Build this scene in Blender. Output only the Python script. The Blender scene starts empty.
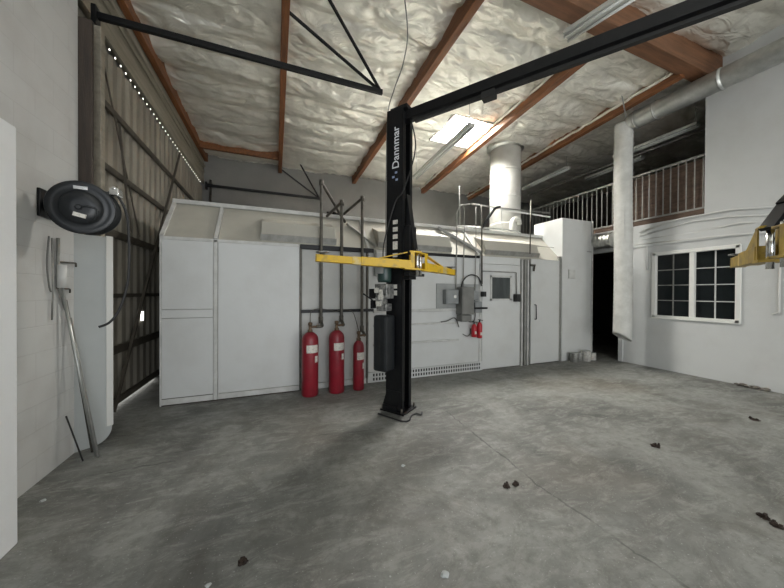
import bpy, bmesh, math, random
import numpy as np
from mathutils import Vector, Matrix, noise
random.seed(7)
SC = bpy.context.scene
COL = SC.collection
# ---------------------------------------------------------------- camera model (784x588)
F = 294.05
YAW, PIT, ROL = [math.radians(a) for a in (21.55, -0.363, 0.262)]
_rt = Vector((math.cos(YAW), -math.sin(YAW), 0))
FW = Vector((math.sin(YAW)*math.cos(PIT), math.cos(YAW)*math.cos(PIT), math.sin(PIT)))
_up = _rt.cross(FW)
RT = math.cos(ROL)*_rt + math.sin(ROL)*_up
UP = -math.sin(ROL)*_rt + math.cos(ROL)*_up
CAM = Vector((0, 0, 1.5))
def P(u, v, ax, val):
    """where the sight line through a photo pixel meets the plane ax = val"""
    d = FW*F + RT*(u-392) - UP*(v-294)
    i = 'xyz'.index(ax)
    return CAM + d*((val-CAM[i])/d[i])
cam = bpy.data.cameras.new('camera'); co = bpy.data.objects.new('camera', cam); COL.objects.link(co)
cam.sensor_width = 36; cam.lens = F/784*36; cam.clip_start = 0.02
M = Matrix.Identity(4)
for i in range(3):
    M[i][0] = RT[i]; M[i][1] = UP[i]; M[i][2] = -FW[i]; M[i][3] = CAM[i]
co.matrix_world = M
SC.camera = co
# ---------------------------------------------------------------- materials
def mat(name, col, rough=0.6, metal=0.0, col2=None, scale=3.0, amt=0.5, bump=0.0, bscale=40.0,
        stretch=(1,1,1), detail=6.0, lo=0.35, hi=0.65, spec=0.5, rough2=None):
    m = bpy.data.materials.new(name); m.use_nodes = True
    nt = m.node_tree; N = nt.nodes; L = nt.links
    b = N['Principled BSDF']
    b.inputs['Base Color'].default_value = (*col, 1); b.inputs['Roughness'].default_value = rough
    b.inputs['Metallic'].default_value = metal; b.inputs['Specular IOR Level'].default_value = spec
    if col2 or bump:
        tc = N.new('ShaderNodeTexCoord'); mp = N.new('ShaderNodeMapping'); mp.inputs['Scale'].default_value = stretch
        L.new(tc.outputs['Object'], mp.inputs['Vector'])
    if col2:
        n = N.new('ShaderNodeTexNoise'); n.inputs['Scale'].default_value = scale; n.inputs['Detail'].default_value = detail
        n.inputs['Roughness'].default_value = 0.62
        L.new(mp.outputs[0], n.inputs['Vector'])
        r = N.new('ShaderNodeMapRange'); r.inputs[1].default_value = lo; r.inputs[2].default_value = hi; r.inputs[4].default_value = amt*2 if amt < .5 else 1
        L.new(n.outputs['Fac'], r.inputs[0])
        mx = N.new('ShaderNodeMix'); mx.data_type = 'RGBA'
        mx.inputs[6].default_value = (*col, 1); mx.inputs[7].default_value = (*col2, 1)
        L.new(r.outputs[0], mx.inputs[0]); L.new(mx.outputs[2], b.inputs['Base Color'])
        if rough2 is not None:
            rr = N.new('ShaderNodeMapRange'); rr.inputs[3].default_value = rough; rr.inputs[4].default_value = rough2
            L.new(r.outputs[0], rr.inputs[0]); L.new(rr.outputs[0], b.inputs['Roughness'])
    if bump:
        n2 = N.new('ShaderNodeTexNoise'); n2.inputs['Scale'].default_value = bscale; n2.inputs['Detail'].default_value = 5
        L.new(mp.outputs[0], n2.inputs['Vector'])
        bp = N.new('ShaderNodeBump'); bp.inputs['Strength'].default_value = bump; bp.inputs['Distance'].default_value = 0.02
        L.new(n2.outputs['Fac'], bp.inputs['Height']); L.new(bp.outputs[0], b.inputs['Normal'])
    return m
def emis(name, col, st):
    m = bpy.data.materials.new(name); m.use_nodes = True
    b = m.node_tree.nodes['Principled BSDF']
    b.inputs['Base Color'].default_value = (*col, 1); b.inputs['Emission Color'].default_value = (*col, 1)
    b.inputs['Emission Strength'].default_value = st
    return m
W_PANEL = mat('booth_panel_paint', (.56,.57,.56), .42, 0, (.48,.48,.46), 1.6, .4, .05, 30, lo=.45, hi=.8)
W_PANEL2 = mat('booth_inset_paint', (.50,.50,.48), .5, 0, (.42,.42,.40), 1.2, .5, .05, 30)
W_CREAM = mat('booth_roof_paint', (.43,.415,.36), .6, 0, (.36,.345,.30), 2, .4, .05, 20)
W_TRIM = mat('booth_trim_paint', (.56,.56,.54), .5, 0, (.38,.38,.36), 5, .4)
W_WALL = mat('white_wall_paint', (.55,.56,.55), .8, 0, (.47,.475,.46), 1.5, .4, .12, 60, lo=.45, hi=.8)
W_GREY = mat('grey_wall_paint', (.23,.225,.21), .85, 0, (.18,.175,.165), .8, .5, .1, 50)
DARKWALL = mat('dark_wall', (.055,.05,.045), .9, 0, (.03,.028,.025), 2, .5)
WOOD = mat('timber_beam', (.23,.085,.026), .6, 0, (.12,.045,.016), 3, .5, .25, 25, stretch=(6,.6,6))
WOODX = mat('glulam_timber', (.19,.085,.04), .6, 0, (.10,.045,.02), 3, .5, .25, 25, stretch=(.5,6,8))
WOODDK = mat('dark_timber', (.055,.04,.03), .75, 0, (.03,.023,.018), 3, .5, .25, 25, stretch=(6,6,.5))
WOODTAN = mat('tan_timber', (.30,.27,.215), .75, 0, (.20,.18,.14), 2, .5, .2, 25, stretch=(6,.5,6))
PLY = mat('brown_board', (.12,.075,.05), .7, 0, (.06,.036,.025), 6, .5, .2, 20, stretch=(1,1,3))
CORR = mat('corrugated_sheet_metal', (.28,.26,.215), .6, .1, (.19,.175,.145), 2.5, .5, .05, 20, stretch=(1,1,.4))
GIRT = mat('brown_steel_rail', (.10,.088,.07), .6, .2, (.06,.052,.04), 6, .5)
BLACK = mat('black_steel_paint', (.005,.0055,.0065), .42, 0, (.011,.011,.012), 18, .35, spec=.3, lo=.5, hi=.75)
BLACKM = mat('black_matte', (.012,.012,.012), .6)
PLASTIC = mat('black_plastic', (.010,.012,.014), .36, 0, (.018,.02,.022), 8, .4, spec=.4)
YEL = mat('yellow_arm_paint', (.66,.41,.012), .42, 0, (.33,.23,.06), 9, .5, .1, 30, lo=.52, hi=.72)
YELW = mat('worn_yellow_paint', (.55,.47,.28), .5, .2, (.58,.38,.03), 14, .5, .1, 30)
YELD = mat('yellow_bracket_paint', (.36,.24,.025), .5, .1, (.18,.12,.03), 9, .5, .1, 30, lo=.45, hi=.7)
CHROME = mat('chrome', (.75,.75,.73), .22, 1)
RED = mat('red_cylinder_paint', (.27,.012,.025), .38, 0, (.17,.015,.022), 7, .4, .05, 20)
REDB = mat('red_extinguisher_paint', (.42,.015,.025), .35)
BRASS = mat('aged_brass', (.16,.11,.07), .5, .6)
PIPE = mat('dark_steel_pipe', (.13,.12,.10), .5, .4, (.07,.065,.055), 14, .5)
GALV = mat('galvanized_steel', (.50,.51,.49), .38, .75, (.36,.37,.35), 6, .5, .1, 18)
CONDUIT = mat('grey_conduit', (.33,.33,.31), .5, .5, (.24,.24,.22), 9, .5)
WCONDUIT = mat('painted_conduit', (.58,.58,.56), .6)
DUCTW = mat('painted_duct', (.62,.615,.585), .5, .15, (.50,.495,.46), 3, .5, .08, 15)
FABRIC = mat('ribbed_hose_white', (.60,.60,.57), .6, .1, (.48,.48,.45), 5, .5, .1, 30)
GREYBOX = mat('grey_enamel', (.26,.275,.275), .5, .1, (.20,.21,.21), 5, .5)
GREYBOX2 = mat('grey_enclosure', (.20,.20,.185), .5, .2, (.15,.15,.14), 5, .5)
BACKB = mat('grey_backboard', (.33,.34,.33), .7, 0, (.27,.28,.27), 3, .5)
LABEL = mat('paper_label', (.66,.64,.58), .6, 0, (.35,.33,.30), 45, .5, lo=.5, hi=.7)
WHITE = mat('white_lettering', (.75,.77,.8), .5)
VINYL = mat('white_vinyl_frame', (.74,.74,.70), .4)
TUBE = mat('fluorescent_tube_off', (.55,.56,.53), .3)
FIXT = mat('fixture_enamel', (.50,.50,.46), .4, .1)
SHEET = mat('pale_fibreboard', (.41,.43,.425), .55, 0, (.38,.40,.395), 2.5, .5)
SHEETE = mat('white_sheet_edge', (.60,.60,.57), .5)
RUST = mat('rusty_iron', (.05,.032,.022), .8, .3, (.022,.016,.013), 30, .5, .4, 60)
RUBBLE = mat('broken_plaster', (.22,.20,.17), .9, 0, (.08,.07,.06), 20, .5, .5, 60)
GLASS = mat('dark_window_glass', (.010,.013,.014), .12, 0, spec=.22)
BOOTHGLASS = mat('booth_door_glass', (.035,.042,.042), .2, 0, (.06,.07,.068), 3, .5, stretch=(4,1,.6))
GREEN = mat('dark_green_enamel', (.02,.045,.04), .35)
ALU = mat('cast_aluminium', (.45,.45,.43), .4, .7, (.12,.12,.12), 25, .5)
FOILD = mat('foil_duct_jacket', (.62,.62,.58), .3, .9, (.38,.38,.35), 5, .5, .9, 9)
CABLE = mat('black_rubber_cable', (.018,.018,.018), .55)
CABLEG = mat('grey_cable', (.14,.14,.13), .55)

def concrete():
    m = bpy.data.materials.new('stained_concrete'); m.use_nodes = True
    nt = m.node_tree; N = nt.nodes; L = nt.links; b = N['Principled BSDF']
    tc = N.new('ShaderNodeTexCoord')
    def ns(scale, det=8, rough=.65, st=(1,1,1), dist=0, rot=0):
        mp = N.new('ShaderNodeMapping'); mp.inputs['Scale'].default_value = st; mp.inputs['Rotation'].default_value = (0,0,rot)
        L.new(tc.outputs['Object'], mp.inputs['Vector'])
        n = N.new('ShaderNodeTexNoise'); n.inputs['Scale'].default_value = scale; n.inputs['Detail'].default_value = det
        n.inputs['Roughness'].default_value = rough; n.inputs['Distortion'].default_value = dist
        L.new(mp.outputs[0], n.inputs['Vector']); return n.outputs['Fac']
    def mr(s, a, c, lo=0, hi=1):
        r = N.new('ShaderNodeMapRange'); r.inputs[1].default_value = a; r.inputs[2].default_value = c
        r.inputs[3].default_value = lo; r.inputs[4].default_value = hi; L.new(s, r.inputs[0]); return r.outputs[0]
    def mix(f, a, c, mode='MIX'):
        x = N.new('ShaderNodeMix'); x.data_type = 'RGBA'; x.blend_type = mode
        if isinstance(f, float): x.inputs[0].default_value = f
        else: L.new(f, x.inputs[0])
        for k, s in ((6, a), (7, c)):
            if isinstance(s, tuple): x.inputs[k].default_value = (*s, 1)
            else: L.new(s, x.inputs[k])
        return x.outputs[2]
    def mth(op, a, c=None):
        x = N.new('ShaderNodeMath'); x.operation = op
        for k, s in ((0, a), (1, c)):
            if s is None: continue
            if isinstance(s, (int, float)): x.inputs[k].default_value = s
            else: L.new(s, x.inputs[k])
        return x.outputs[0]
    c = mix(mr(ns(.9, 9, .6, dist=.6), .38, .64), (.235,.238,.222), (.085,.086,.080))
    c = mix(mr(ns(3.2, 12, .78, st=(1,2.6,1), dist=.9, rot=.5), .48, .62, 0, .75), c, (.30,.305,.28))
    c = mix(mr(ns(1.7, 10, .75, dist=1.4), .50, .66, 0, .7), c, (.095,.09,.078))
    c = mix(mr(ns(14, 8, .75), .48, .66, 0, .65), c, (.12,.12,.11))
    c = mix(mr(ns(9, 5, .75, st=(1,4,1), rot=-.7), .66, .72, 0, .6), c, (.50,.51,.49))
    c = mix(mr(ns(70, 2, .5), .66, .72, 0, .5), c, (.50,.51,.49))
    c = mix(mr(ns(.45, 3, .5), .5, .75, 0, .35), c, (.20,.16,.11))
    # saw-cut joints and cracks
    sp = N.new('ShaderNodeSeparateXYZ'); L.new(tc.outputs['Object'], sp.inputs[0])
    wob = mth('MULTIPLY', mth('SUBTRACT', ns(6, 5, .7), .5), .09)
    def joint(p, q, w):
        dx, dy = q[0]-p[0], q[1]-p[1]; l = math.hypot(dx, dy); nx, ny = -dy/l, dx/l
        s = mth('ADD', mth('MULTIPLY', sp.outputs[0], nx), mth('MULTIPLY', sp.outputs[1], ny))
        s = mth('ABSOLUTE', mth('ADD', mth('SUBTRACT', s, nx*p[0]+ny*p[1]), wob))
        t = mth('ADD', mth('MULTIPLY', sp.outputs[0], dx/l), mth('MULTIPLY', sp.outputs[1], dy/l))
        t0 = p[0]*dx/l+p[1]*dy/l
        a = mth('MULTIPLY', mth('GREATER_THAN', t, t0), mth('LESS_THAN', t, t0+l))
        return mth('MULTIPLY', mr(s, w*.4, w, 1, 0), a)
    for p, q, w, k in JOINTS:
        j = mth('MULTIPLY', joint(p, q, w), mr(ns(5, 4, .6), .4, .55, .2*k, k))
        c = mix(j, c, (.055,.055,.05))
    L.new(c, b.inputs['Base Color'])
    L.new(mr(ns(4, 8, .7, st=(1,2,1)), .3, .7, .42, .75), b.inputs['Roughness'])
    bp = N.new('ShaderNodeBump'); bp.inputs['Strength'].default_value = .35; bp.inputs['Distance'].default_value = .012
    L.new(ns(11, 10, .7), bp.inputs['Height']); L.new(bp.outputs[0], b.inputs['Normal'])
    return m
def fl(u, v): p = P(u, v, 'z', 0); return (p.x, p.y)
JOINTS = [(fl(446,411), fl(545,490), .012, .8), (fl(545,490), fl(690,588), .012, .6), (fl(80,477), fl(176,461), .012, .8), (fl(306,437), fl(393,427), .012, .5),
          (fl(0,560), fl(140,540), .03, .0)]
CONC = concrete()

def blocks():
    m = bpy.data.materials.new('painted_concrete_block'); m.use_nodes = True
    nt = m.node_tree; N = nt.nodes; L = nt.links; b = N['Principled BSDF']
    tc = N.new('ShaderNodeTexCoord'); mp = N.new('ShaderNodeMapping')
    mp.inputs['Rotation'].default_value = (0, math.radians(90), math.radians(90))
    sp = N.new('ShaderNodeSeparateXYZ'); cb = N.new('ShaderNodeCombineXYZ')
    L.new(tc.outputs['Object'], sp.inputs[0])
    ad = N.new('ShaderNodeMath'); ad.operation = 'ADD'; L.new(sp.outputs[0], ad.inputs[0]); L.new(sp.outputs[1], ad.inputs[1])
    L.new(ad.outputs[0], cb.inputs[0]); L.new(sp.outputs[2], cb.inputs[1])
    br = N.new('ShaderNodeTexBrick'); br.inputs['Scale'].default_value = 1
    br.inputs['Brick Width'].default_value = .4; br.inputs['Row Height'].default_value = .203
    br.inputs['Mortar Size'].default_value = .004; br.inputs['Mortar Smooth'].default_value = .6
    br.inputs['Color1'].default_value = (.54,.545,.53,1); br.inputs['Color2'].default_value = (.53,.535,.52,1); br.inputs['Mortar'].default_value = (.49,.49,.475,1)
    L.new(cb.outputs[0], br.inputs['Vector'])
    n = N.new('ShaderNodeTexNoise'); n.inputs['Scale'].default_value = 55; n.inputs['Detail'].default_value = 5; L.new(tc.outputs['Object'], n.inputs['Vector'])
    n3 = N.new('ShaderNodeTexNoise'); n3.inputs['Scale'].default_value = 2.5; n3.inputs['Detail'].default_value = 8; L.new(tc.outputs['Object'], n3.inputs['Vector'])
    mr = N.new('ShaderNodeMapRange'); mr.inputs[1].default_value = .5; mr.inputs[2].default_value = .75; mr.inputs[4].default_value = .5; L.new(n3.outputs['Fac'], mr.inputs[0])
    mx = N.new('ShaderNodeMix'); mx.data_type = 'RGBA'; mx.inputs[7].default_value = (.40,.39,.37,1)
    L.new(mr.outputs[0], mx.inputs[0]); L.new(br.outputs['Color'], mx.inputs[6]); L.new(mx.outputs[2], b.inputs['Base Color'])
    s = N.new('ShaderNodeMath'); s.operation = 'MULTIPLY'; s.inputs[1].default_value = .25; L.new(n.outputs['Fac'], s.inputs[0])
    s2 = N.new('ShaderNodeMath'); s2.operation = 'SUBTRACT'; L.new(s.outputs[0], s2.inputs[0]); L.new(br.outputs['Fac'], s2.inputs[1])
    bp = N.new('ShaderNodeBump'); bp.inputs['Strength'].default_value = .35; bp.inputs['Distance'].default_value = .008
    L.new(s2.outputs[0], bp.inputs['Height']); L.new(bp.outputs[0], b.inputs['Normal'])
    b.inputs['Roughness'].default_value = .85
    return m
BLOCK = blocks()

def foil(name='foil_insulation', c1=(.90,.88,.80), c2=(.74,.72,.64)):
    m = bpy.data.materials.new(name); m.use_nodes = True
    nt = m.node_tree; N = nt.nodes; L = nt.links; b = N['Principled BSDF']
    tc = N.new('ShaderNodeTexCoord')
    n = N.new('ShaderNodeTexNoise'); n.inputs['Scale'].default_value = 2.2; n.inputs['Detail'].default_value = 7; n.inputs['Distortion'].default_value = 1.2
    L.new(tc.outputs['Object'], n.inputs['Vector'])
    mx = N.new('ShaderNodeMix'); mx.data_type = 'RGBA'; mx.inputs[6].default_value = (*c1,1); mx.inputs[7].default_value = (*c2,1)
    r = N.new('ShaderNodeMapRange'); r.inputs[1].default_value = .4; r.inputs[2].default_value = .7; L.new(n.outputs['Fac'], r.inputs[0])
    L.new(r.outputs[0], mx.inputs[0]); L.new(mx.outputs[2], b.inputs['Base Color'])
    b.inputs['Metallic'].default_value = .6; b.inputs['Roughness'].default_value = .42
    mp = N.new('ShaderNodeMapping'); mp.inputs['Scale'].default_value = (.8,1.6,1); mp.inputs['Rotation'].default_value = (0,0,.4); L.new(tc.outputs['Object'], mp.inputs['Vector'])
    n2 = N.new('ShaderNodeTexNoise'); n2.inputs['Scale'].default_value = 3.6; n2.inputs['Detail'].default_value = 3; n2.inputs['Distortion'].default_value = .8
    L.new(mp.outputs[0], n2.inputs['Vector'])
    bp = N.new('ShaderNodeBump'); bp.inputs['Strength'].default_value = .8; bp.inputs['Distance'].default_value = .07
    L.new(n2.outputs['Fac'], bp.inputs['Height']); L.new(bp.outputs[0], b.inputs['Normal'])
    return m
FOIL = foil()

# ---------------------------------------------------------------- mesh helpers
def bm_new(): return bmesh.new()
def box(bm, x0, x1, y0, y1, z0, z1):
    vs = [bm.verts.new((x, y, z)) for x in (x0, x1) for y in (y0, y1) for z in (z0, z1)]
    for f in ((0,1,3,2),(4,6,7,5),(0,4,5,1),(2,3,7,6),(0,2,6,4),(1,5,7,3)): bm.faces.new([vs[i] for i in f])
    return vs
def beam(bm, p, q, w, h, up=Vector((0,0,1))):
    """rectangular bar from p to q, w wide (sideways), h high"""
    p, q = Vector(p), Vector(q); d = (q-p).normalized(); s = d.cross(up)
    if s.length < 1e-4: s = d.cross(Vector((0,1,0)))
    s.normalize(); t = s.cross(d)
    vs = [bm.verts.new(c + s*a*w/2 + t*b*h/2) for c in (p, q) for a in (-1,1) for b in (-1,1)]
    for f in ((0,1,3,2),(4,6,7,5),(0,4,5,1),(2,3,7,6),(0,2,6,4),(1,5,7,3)): bm.faces.new([vs[i] for i in f])
def prism(bm, poly, axis, a, b):
    """polygon of 2D points (the two other axes in xyz order) swept along axis from a to b"""
    def mk(p, v): 
        l = list(p); l.insert('xyz'.index(axis), v); return bm.verts.new(l)
    A = [mk(p, a) for p in poly]; B = [mk(p, b) for p in poly]; n = len(poly)
    bm.faces.new(A); bm.faces.new(B[::-1])
    for i in range(n): bm.faces.new((A[i], B[i], B[(i+1)%n], A[(i+1)%n]))
def ring(bm, c, d, r, seg, ref=None):
    d = d.normalized(); a = ref if ref else (Vector((0,0,1)) if abs(d.z) < .9 else Vector((1,0,0)))
    s = d.cross(a).normalized(); t = s.cross(d)
    return [bm.verts.new(c + (s*math.cos(2*math.pi*i/seg) + t*math.sin(2*math.pi*i/seg))*r) for i in range(seg)]
def skin(bm, rings, cap=True):
    n = len(rings[0])
    for A, B in zip(rings, rings[1:]):
        for i in range(n): bm.faces.new((A[i], A[(i+1)%n], B[(i+1)%n], B[i])).smooth = True
    if cap: bm.faces.new(rings[0][::-1]); bm.faces.new(rings[-1])
def cyl(bm, p, q, r, seg=16, r2=None):
    p, q = Vector(p), Vector(q); d = q-p
    skin(bm, [ring(bm, p, d, r, seg), ring(bm, q, d, r if r2 is None else r2, seg)])
def lathe(bm, p, d, prof, seg=24):
    p, d = Vector(p), Vector(d).normalized()
    skin(bm, [ring(bm, p + d*h, d, max(r, 1e-4), seg) for h, r in prof])
def smooth_pts(pts, n=8):
    pts = [Vector(p) for p in pts]; out = []
    for i in range(len(pts)-1):
        p0 = pts[max(i-1,0)]; p1 = pts[i]; p2 = pts[i+1]; p3 = pts[min(i+2,len(pts)-1)]
        for k in range(n):
            t = k/n
            out.append(.5*((2*p1)+(p2-p0)*t+(2*p0-5*p1+4*p2-p3)*t*t+(3*p1-p0-3*p2+p3)*t**3))
    out.append(pts[-1]); return out
def tube(bm, pts, r, seg=8, curve=False):
    pts = smooth_pts(pts) if curve else [Vector(p) for p in pts]
    if not curve:                       # round the corners a little
        q = [pts[0]]
        for a, b, c in zip(pts, pts[1:], pts[2:]):
            k = min(2.5*r, .3*(a-b).length, .3*(c-b).length)
            A = b+(a-b).normalized()*k; B = b+(c-b).normalized()*k
            q += [A, (A+B+2*b)/4, B]
        pts = q+[pts[-1]]
    rs = []; ref = None
    for i, p in enumerate(pts):
        d = (pts[min(i+1,len(pts)-1)]-pts[max(i-1,0)]).normalized()
        if ref is None: ref = Vector((0,0,1)) if abs(d.z) < .9 else Vector((1,0,0))
        s = d.cross(ref).normalized(); ref = s.cross(d)
        rs.append([bm.verts.new(p+(s*math.cos(2*math.pi*k/seg)+ref*math.sin(2*math.pi*k/seg))*r) for k in range(seg)])
    skin(bm, rs)
def bev(bm, w, seg=2):
    bmesh.ops.bevel(bm, geom=[e for e in bm.edges], offset=w, segments=seg, profile=.5, affect='EDGES', clamp_overlap=True)
def obj(name, bm, m, parent=None, mtx=None, bevel=0):
    bmesh.ops.recalc_face_normals(bm, faces=bm.faces)
    if mtx is not None: bmesh.ops.transform(bm, matrix=mtx, verts=bm.verts)
    if parent is not None:
        w = parent.matrix_basis.copy()
        if parent.parent: w = parent.parent.matrix_basis @ w
        bmesh.ops.transform(bm, matrix=w.inverted(), verts=bm.verts)
    me = bpy.data.meshes.new(name); bm.to_mesh(me); bm.free()
    if m: me.materials.append(m)
    o = bpy.data.objects.new(name, me); COL.objects.link(o)
    if parent is not None: o.parent = parent
    if bevel:
        b = o.modifiers.new('edge', 'BEVEL'); b.width = bevel; b.segments = 2; b.limit_method = 'ANGLE'; b.angle_limit = math.radians(40)
    return o
def tag(o, label, cat, group=None):
    o['label'] = label; o['category'] = cat
    if group: o['group'] = group
    return o
def thing(name, label, cat, loc=(0,0,0), group=None):
    o = bpy.data.objects.new(name, None); COL.objects.link(o); o.location = loc; o.empty_display_size = .1
    o.matrix_basis = Matrix.Translation(Vector(loc))
    return tag(o, label, cat, group)
def struct(name, bm, m, bevel=0):
    o = obj(name, bm, m, None, None, bevel); o['kind'] = 'structure'; return o
def sempty(name, loc):
    o = bpy.data.objects.new(name, None); COL.objects.link(o); o.matrix_basis = Matrix.Translation(Vector(loc)); o['kind'] = 'structure'; return o
def B(*a):
    bm = bm_new(); box(bm, *a); return bm
def origin_to(o, p):
    """put the origin of a single-mesh thing at its base"""
    p = Vector(p); o.data.transform(Matrix.Translation(-p)); o.matrix_basis = Matrix.Translation(p); return o

def text_mesh(name, body, size, m, parent, mtx, bold=0.0, depth=.0015):
    cu = bpy.data.curves.new(name, 'FONT'); cu.body = body; cu.size = size; cu.extrude = depth; cu.offset = bold
    cu.align_x = 'LEFT'; cu.align_y = 'CENTER'
    t = bpy.data.objects.new(name, cu); COL.objects.link(t)
    dg = bpy.context.evaluated_depsgraph_get(); me = bpy.data.meshes.new_from_object(t.evaluated_get(dg))
    bpy.data.objects.remove(t)
    bm = bm_new(); bm.from_mesh(me); bpy.data.meshes.remove(me)
    return obj(name, bm, m, parent, mtx)

# ================================================================ THE ROOM
XL, XR, YB, YF, ZC = -1.86, 7.1, 9.6, -4.5, 5.34
XM = 11.5
struct('floor', B(XL-.3, XM+.2, YF-.2, YB+.2, -.15, 0), CONC)
struct('wall_back', B(XL-.3, XM+.2, YB, YB+.2, 0, 6), W_GREY)
# left block wall up to the sliding door, then a header above it
bm = B(-2.1, -1.73, YF, 3.66, 0, 6); struct('wall_left', bm, BLOCK)
bm = B(-2.15, -1.88, 3.66, YB, 4.62, 6); struct('wall_left_header', bm, WOODTAN)
bm = B(-2.15, -2.02, 3.66, YB, 0, 4.62); struct('wall_left_outer', bm, W_GREY)
# wall behind the camera with two open roll-up doorways
bm = bm_new(); box(bm, XL-.3, -1.2, YF-.2, YF, 0, 6); box(bm, 2.3, 3.0, YF-.2, YF, 0, 6); box(bm, 6.6, XM+.2, YF-.2, YF, 0, 6); box(bm, -1.2, 6.6, YF-.2, YF, 4.2, 6)
struct('wall_front', bm, W_WALL)
# right wall: lower part with window and doorway, upper part stops where the mezzanine opens
wy0, wy1, wz0, wz1 = 2.39, 3.60, 1.01, 2.31
bm = bm_new()
T = XR+.16
box(bm, XR, T, YF, wy0, 0, 2.92); box(bm, XR, T, wy1, 4.22, 0, 2.92); box(bm, XR, T, wy0, wy1, 0, wz0); box(bm, XR, T, wy0, wy1, wz1, 2.92)
box(bm, XR, T, 4.22, 5.15, 2.45, 2.92); box(bm, XR, T, 5.15, YB, 0, 2.92)
box(bm, XR, T, YF, 2.84, 2.92, 6)
struct('wall_right', bm, W_WALL)
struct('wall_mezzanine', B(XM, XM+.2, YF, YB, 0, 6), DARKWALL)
struct('floor_mezzanine', B(XR+.16, XM, YF, YB, 2.75, 2.95), PLY)
bm = B(XR+.01, XR+.15, 2.84, YB, 2.92, 3.02); struct('trim_1', bm, PLY)
bm = B(XR-.03, XR+.0, YF, 4.22, 2.46, 2.62); struct('trim_2', bm, W_WALL, .01)
bm = B(XR-.035, XR, 4.13, 4.22, 0, 2.46); struct('trim_3', bm, W_WALL, .005)

# foil-faced insulation ceiling (draped between the roof beams)
SK = (3.55, 4.64, 5.35, 6.45)
def ceiling_sheet(x0, x1, y0, y1, z0, hole=None, step=.035):
    nx, ny = int((x1-x0)/step)+1, int((y1-y0)/step)+1
    xs = np.linspace(x0, x1, nx); ys = np.linspace(y0, y1, ny)
    bm = bm_new(); V = []
    for x in xs:
        row = []
        for y in ys:
            s = (y+.18*noise.noise(Vector((x*.5, 3.1, 0))))/.68; f = s-math.floor(s)
            sag = -.085*math.sin(math.pi*f)**.30
            bay = ((x-.12)/2.37); g = bay-math.floor(bay); sag *= .35+.65*math.sin(math.pi*min(max(g,0.02),.98))
            w = Vector((x*1.1, y*2.6, z0)); q = noise.noise(w+Vector((noise.noise(w*.7)*1.4, 0, 4)))
            w2 = Vector((x*3.6+y*1.6, y*4.6-x*1.2, 2)); q2 = abs(noise.noise(w2))
            w3 = Vector((x*7-y*2, y*9, 9)); q3 = abs(noise.noise(w3))
            row.append(bm.verts.new((x, y, z0+1.3*sag+.065*q-.045*(.3-q2)-.018*q3)))
        V.append(row)
    for i in range(nx-1):
        for j in range(ny-1):
            cx, cy = (xs[i]+xs[i+1])/2, (ys[j]+ys[j+1])/2
            if hole and hole[0] < cx < hole[1] and hole[2] < cy < hole[3]: continue
            bm.faces.new((V[i][j], V[i+1][j], V[i+1][j+1], V[i][j+1])).smooth = True
    return bm
struct('ceiling', ceiling_sheet(XL-.05, XM, 2.8, YB+.02, ZC+.03, SK), FOIL)
struct('ceiling_near', ceiling_sheet(XL-.05, XM, YF, 2.66, 5.58, None, .06), FOIL)
# roof deck that keeps daylight out
bm = bm_new(); Z0, Z1 = 6.0, 6.1
box(bm, XL-.3, SK[0]-.1, YF, YB+.2, Z0, Z1); box(bm, SK[1]+.1, XM+.2, YF, YB+.2, Z0, Z1); box(bm, SK[0]-.1, SK[1]+.1, YF, SK[2]-.1, Z0, Z1); box(bm, SK[0]-.1, SK[1]+.1, SK[3]+.1, YB+.2, Z0, Z1)
struct('roof_deck', bm, W_GREY)
# skylight
w2 = sempty('window_2', ((SK[0]+SK[1])/2, (SK[2]+SK[3])/2, 5.4))
obj('skylight_pane', B(SK[0], SK[1], SK[2], SK[3], 5.50, 5.52), emis('skylit_acrylic', (1,.98,.93), 115), w2)
bm = bm_new()
for a in ((SK[0]-.03,SK[0],SK[2]-.03,SK[3]+.03),(SK[0],SK[1],SK[2]-.03,SK[2]),(SK[0],SK[1],SK[3],SK[3]+.03)): box(bm, *a, 5.27, 5.6)
obj('skylight_curb', bm, W_CREAM, w2)

# roof beams
def roof_beam(p, q, w, h, label, m=WOOD, group='timber roof beams', name='roof_beam'):
    bm = bm_new(); beam(bm, p, q, w, h)
    mid = (Vector(p)+Vector(q))/2
    o = obj(name, bm, m, None, None, .006); origin_to(o, mid); tag(o, label, 'beam', group); return o
HB = .42
zb = 5.10+HB/2
roof_beam((.11,2.8,zb), (.11,YB,zb), .10, HB, 'reddish timber roof beam seen nearly straight on, left of the black lift column')
roof_beam((2.33,2.8,zb), (2.40,YB,zb), .11, HB, 'reddish timber roof beam passing behind the top of the black lift column')
a, b_ = P(605,45,'z',5.10), P(427,190,'z',5.10); b2 = a+(b_-a)*1.06
roof_beam((a.x,2.8,zb), (b2.x,YB,zb), .12, HB, 'timber roof beam glowing orange beside the bright skylight')
roof_beam((6.28,2.8,zb), (7.0,YB,zb), .12, HB, 'timber roof beam above the mezzanine railing and the galvanized duct')
roof_beam((XL+.04,3.6,5.3), (XL+.04,YB,5.3), .09, .34, 'brown timber ledger running along the top of the left wall')
roof_beam((XL,8.7,5.25), (.06,8.7,5.25), .10, .26, 'short brown timber crosspiece in the far left bay by the grey back wall')
roof_beam((XL-.0,2.74,5.5), (XM,2.74,5.5), .22, .72, 'deep glued timber girder crossing the upper right of the roof', WOODX, None, 'roof_girder')
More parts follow.
